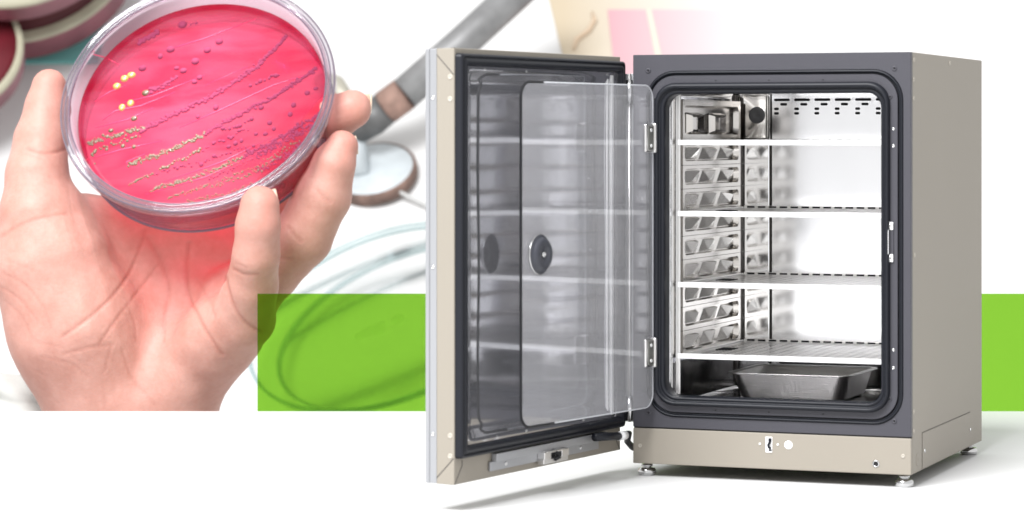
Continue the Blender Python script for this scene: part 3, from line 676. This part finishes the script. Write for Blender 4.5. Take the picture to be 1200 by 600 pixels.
streak(pbm, [(300, 200), (340, 180), (370, 155)], 1.9, 1.3, 2.2, 2); streak(pbm, [(180, 205), (235, 190), (290, 172)], 3.6, 1.7, 1.6); streak(pbm, [(222, 30), (232, 25)], 2.5, 1.3, 1)
o = obj('golden_streaks', gb, 'gold', ag, True); o['kind'] = 'stuff'; o['label'] = 'rows of tiny golden colonies along the streak lines'
o = obj('purple_streaks', pbm, 'purple', ag, True); o['kind'] = 'stuff'; o['label'] = 'rows of tiny purple colonies along the streak lines'
bm = NB()
def gv(pl, r=.9):
    pts_ = [onagar(*p) for p in pl]
    tube(bm, [(p.x, p.y, AH-.1*K) for p in pts_], [r*K*(.35 if i in (0, len(pts_)-1) else 1) for i in range(len(pts_))], 6)
for pl in ([(111, 119), (128, 108), (150, 99)], [(120, 141), (135, 130), (165, 124), (205, 108)], [(140, 121), (180, 112), (240, 88)], [(112, 150), (150, 140), (180, 126)],
           [(99, 188), (140, 176), (190, 165)], [(190, 60), (240, 45), (300, 22)], [(240, 100), (290, 78)], [(150, 196), (148, 190), (170, 180)], [(190, 214), (260, 190), (320, 160)],
           [(170, 228), (240, 208), (310, 176)], [(210, 150), (260, 128), (320, 100), (370, 84)], [(104, 62), (125, 68), (140, 76)]): gv(pl)
obj('streak_groove', bm, 'groove', ag, True)

# ------------------------------------------------------------------ THINGS ON THE BENCH BEHIND
def bthing(name, label, cat, **k):
    o = thing(name, label, cat, **k); o.matrix_world = BM; return o
BK = 14/FPX
st = bthing('metal_stand', 'worn grey metal tube stand with rusty collar and round enamelled base plate', 'stand')
c = onbench(437, 206)
plate = mat('worn_plate', (.50, .54, .56), .5, .2, var=.18, vscale=5); rust = mat('rust', (.16, .10, .08), .8, var=.5, vscale=12); pipe = mat('grey_pipe', (.22, .22, .22), .5, .3, var=.25, vscale=7)
mt = Matrix.Translation(c+Vector((0, 0, .02)))@Matrix.Rotation(math.radians(-8), 4, 'X')@Matrix.Rotation(math.radians(-8), 4, 'Y')
obj('base_plate', lathe(NB(), [(0, .03), (48*BK, .028), (49*BK, .025)], 48, mt), plate, st, True)
obj('plate_edge', lathe(NB(), [(49*BK, .028), (53*BK, .02), (53*BK, -.03), (0, -.035)], 48, mt), rust, st, True)
def bl(x, y, h): return onbench(x, y, h)
obj('collar', tube(NB(), [bl(420, 152, .16), bl(436, 140, .24), bl(452, 126, .3)], [17*BK, 20*BK, 20*BK], 20), mat('dark_collar', (.10, .10, .10), .5, .3, var=.3), st, True)
obj('rust_ring', tube(NB(), [bl(452, 126, .3), bl(474, 110, .36)], 20.5*BK, 20), mat('rust_ring', (.24, .15, .12), .8, var=.4, vscale=10), st, True)
obj('tube', tube(NB(), [bl(474, 110, .36), bl(540, 52, .5), bl(640, -40, .7)], 20*BK, 20), pipe, st, True)
obj('stem', tube(NB(), [bl(424, 206, .03), bl(418, 170, .10), bl(424, 150, .17)], 11*BK, 16), plate, st, True)
obj('tap', tube(NB(), [bl(378, 96, .1), bl(392, 102, .14), bl(408, 118, .18)], [13*BK, 15*BK, 9*BK], 16), mat('brass_tap', (.38, .36, .30), .5, .3), st, True)
obj('wire', tube(NB(), [bl(455, 218, .06), bl(478, 230, .05), bl(520, 250, .03), bl(600, 290, .01)], 2.4*BK, 8), mat('wire_grey', (.45, .45, .44), .6), st, True)
# empty glass dish on the bench
gl_ = clear('lab_glass', (.88, .93, .93), (.40, .46, .47), .18, .1, 1.2); gs = clear('lab_glass_clear', (.985, .985, .985), (.6, .6, .6), .03, .1, 1.02)
def tilted(cx, cy, Y, a_, ratio, roll):
    """frame of a disc whose outline has the given roll and flattening"""
    v = P(cx, cy, Y)-Vector((0, 0, EYE)); v.normalize(); r_ = math.radians(roll); rt = Vector((1, 0, 0)); up = Vector((0, 0, 1))
    maj = (rt*math.cos(r_)+up*math.sin(r_)); maj = (maj-v*maj.dot(v)).normalized(); mi = maj.cross(v)
    nn_ = (-v*ratio+mi.normalized()*math.sqrt(1-ratio*ratio)); nn_.normalize()
    if nn_.z < 0: nn_ = (-v*ratio-mi.normalized()*math.sqrt(1-ratio*ratio)).normalized()
    e2 = nn_.cross(maj); m = Matrix((maj, e2, nn_)).transposed().to_4x4(); m.translation = P(cx, cy, Y); return m
def gdish(name, label, cx, cy, Y, a_, ratio, roll, h, pink=False):
    o = thing(name, label, 'glass dish'); o.matrix_world = tilted(cx, cy, Y, a_, ratio, roll); r = a_*Y/FPX; q = Y/FPX
    obj('wall', lathe(NB(), [(r, 0), (r*.985, -h*q), (r*.97, -h*q), (r*.985, 0)], 96, closed=True), gl_ if not pink else gs, o, True)
    rb = NB()
    for rad, hh, tr in ((1, 0, 1.6), (.985, -h, 1.8)):
        lathe(rb, [(rad*r+tr*q*math.cos(a), hh*q+tr*q*math.sin(a)) for a in [k*math.pi/3 for k in range(6)]], 96, closed=True)
    obj('rim', rb, gl_, o, True)
    obj('bottom', lathe(NB(), [(0, -h*q), (r*.98, -h*q), (r*.98, -(h-1)*q), (0, -(h-1)*q)], 64), gs, o, True)
    return o, r, q
d1, r1, q1 = gdish('glass_dish', 'large empty clear glass dish lying on the bench behind the green panel', 452, 366, 12.75, 172, .56, 22, 7)
d2, r2, q2 = gdish('glass_dish', 'slightly smaller clear glass dish nested inside the larger glass dish', 474, 378, 12.9, 160, .50, 24, 4)
bm = NB()
for k in range(14):
    a = random.uniform(0, 6.28); rr_ = random.uniform(0, .10); lathe(bm, [(0, .004), (random.uniform(.01, .035), 0)], 12, Matrix.Translation((-.06+rr_*math.cos(a), -.05+.4*rr_*math.sin(a), -6*q1)))
obj('residue', bm, mat('residue', (.46, .47, .44), .8), d1)
# stacks of culture dishes
creamr = mat('cream_rim', (.36, .34, .25), .6, var=.1); redw = mat('red_dish_side', (.12, .008, .015), .5, var=.35, vscale=3); pinkw = mat('pink_dish_side', (.22, .07, .09), .5, var=.3, vscale=4)
def sdish(cx, cy, Y, a_, h, label, first=True):
    o = thing('stacked_dish', label, 'culture dish', group='blurred culture dishes stacked on the bench'); o.matrix_world = tilted(cx, cy, Y, a_, .80, 14); r = a_*Y/FPX; q = Y/FPX
    obj('agar', lathe(NB(), [(0, -2*q), (.96*r, -2*q), (.97*r, -(h-9)*q), (0, -(h-9)*q)], 64), redw, o, True)
    obj('side', lathe(NB(), [(.975*r, -3*q), (.985*r, -(h-2)*q), (0, -(h-2)*q)], 64), pinkw, o, True)
    obj('rim', lathe(NB(), [(r*.93, 1*q), (r, 0), (r*1.01, -4*q), (r*1.0, -8*q), (r*.97, -8*q)], 64), creamr, o, True)
sdish(12, -112, 14.2, 142, 38, 'upper culture dish of the far left pair of stacked red dishes')
sdish(18, -71, 14.7, 142, 46, 'lower culture dish of the far left pair of stacked red dishes, with a pale rim')
sdish(-66, 58, 14.0, 92, 34, 'culture dish with pale rim cut off by the left edge, below the tall stack')
mtm = bthing('cloth_mat', 'teal cloth mat under the far left stack of culture dishes', 'mat'); a = onbench(40, 62)
bm = NB(); box(bm, a.x-.45, a.y-.09, .0, a.x+.35, a.y+.4, .02, .008); obj('mat', bm, mat('teal_cloth', (.16, .42, .40), .9), mtm)
# card folder top centre
cd = bthing('card_folder', 'pale cream card with washed out pink window lying behind the incubator', 'card')
def quad(pl, h0, h1):
    bm = NB(); ps = [onbench(x, y, 0) for x, y in pl]; loft(bm, [([(p.x, p.y) for p in ps], h0), ([(p.x, p.y) for p in ps], h1)], lambda a, b, d: (a, b, d), True, True); return bm
def fade(name, c0, c1, xa, xb, n=.05):
    m = mat(name, c0, .8); nt = m.node_tree; b = nt.nodes['Principled BSDF']; tc = nt.nodes.new('ShaderNodeTexCoord'); s = nt.nodes.new('ShaderNodeSeparateXYZ')
    nt.links.new(tc.outputs['Object'], s.inputs[0]); mr = nt.nodes.new('ShaderNodeMapRange'); mr.inputs[1].default_value = xa; mr.inputs[2].default_value = xb; nt.links.new(s.outputs[0], mr.inputs[0])
    mx_ = nt.nodes.new('ShaderNodeMix'); mx_.data_type = 'RGBA'; mx_.inputs['A'].default_value = (*c0, 1); mx_.inputs['B'].default_value = (*c1, 1)
    nt.links.new(mr.outputs[0], mx_.inputs['Factor']); nt.links.new(mx_.outputs['Result'], b.inputs['Base Color']); return m
xa = onbench(660, 30).x; xb = onbench(900, 30).x; wh = (.62, .615, .61)
obj('card', quad([(636, -30), (680, 150), (1000, 150), (1000, -30)], .001, .012), fade('cream_card', (.46, .385, .28), wh, xa, xb), cd)
obj('pink_window', quad([(712, 14), (724, 120), (960, 120), (960, 14)], .012, .018), fade('pink_gel', (.50, .29, .32), wh, onbench(715, 30).x, onbench(925, 30).x), cd)
obj('fold', quad([(757, 14), (763, 14), (786, 120), (778, 120)], .018, .022), mat('fold_cream', (.58,.53,.44), .8), cd)
bm = tube(NB(), [bl(694, 14, .02), bl(697, 24, .02), bl(690, 36, .02), bl(676, 46, .02), bl(672, 58, .02)], [.006, .013, .013, .013, .006], 8); obj('stain', bm, mat('brown_stain', (.50, .38, .27), .9), cd, True)
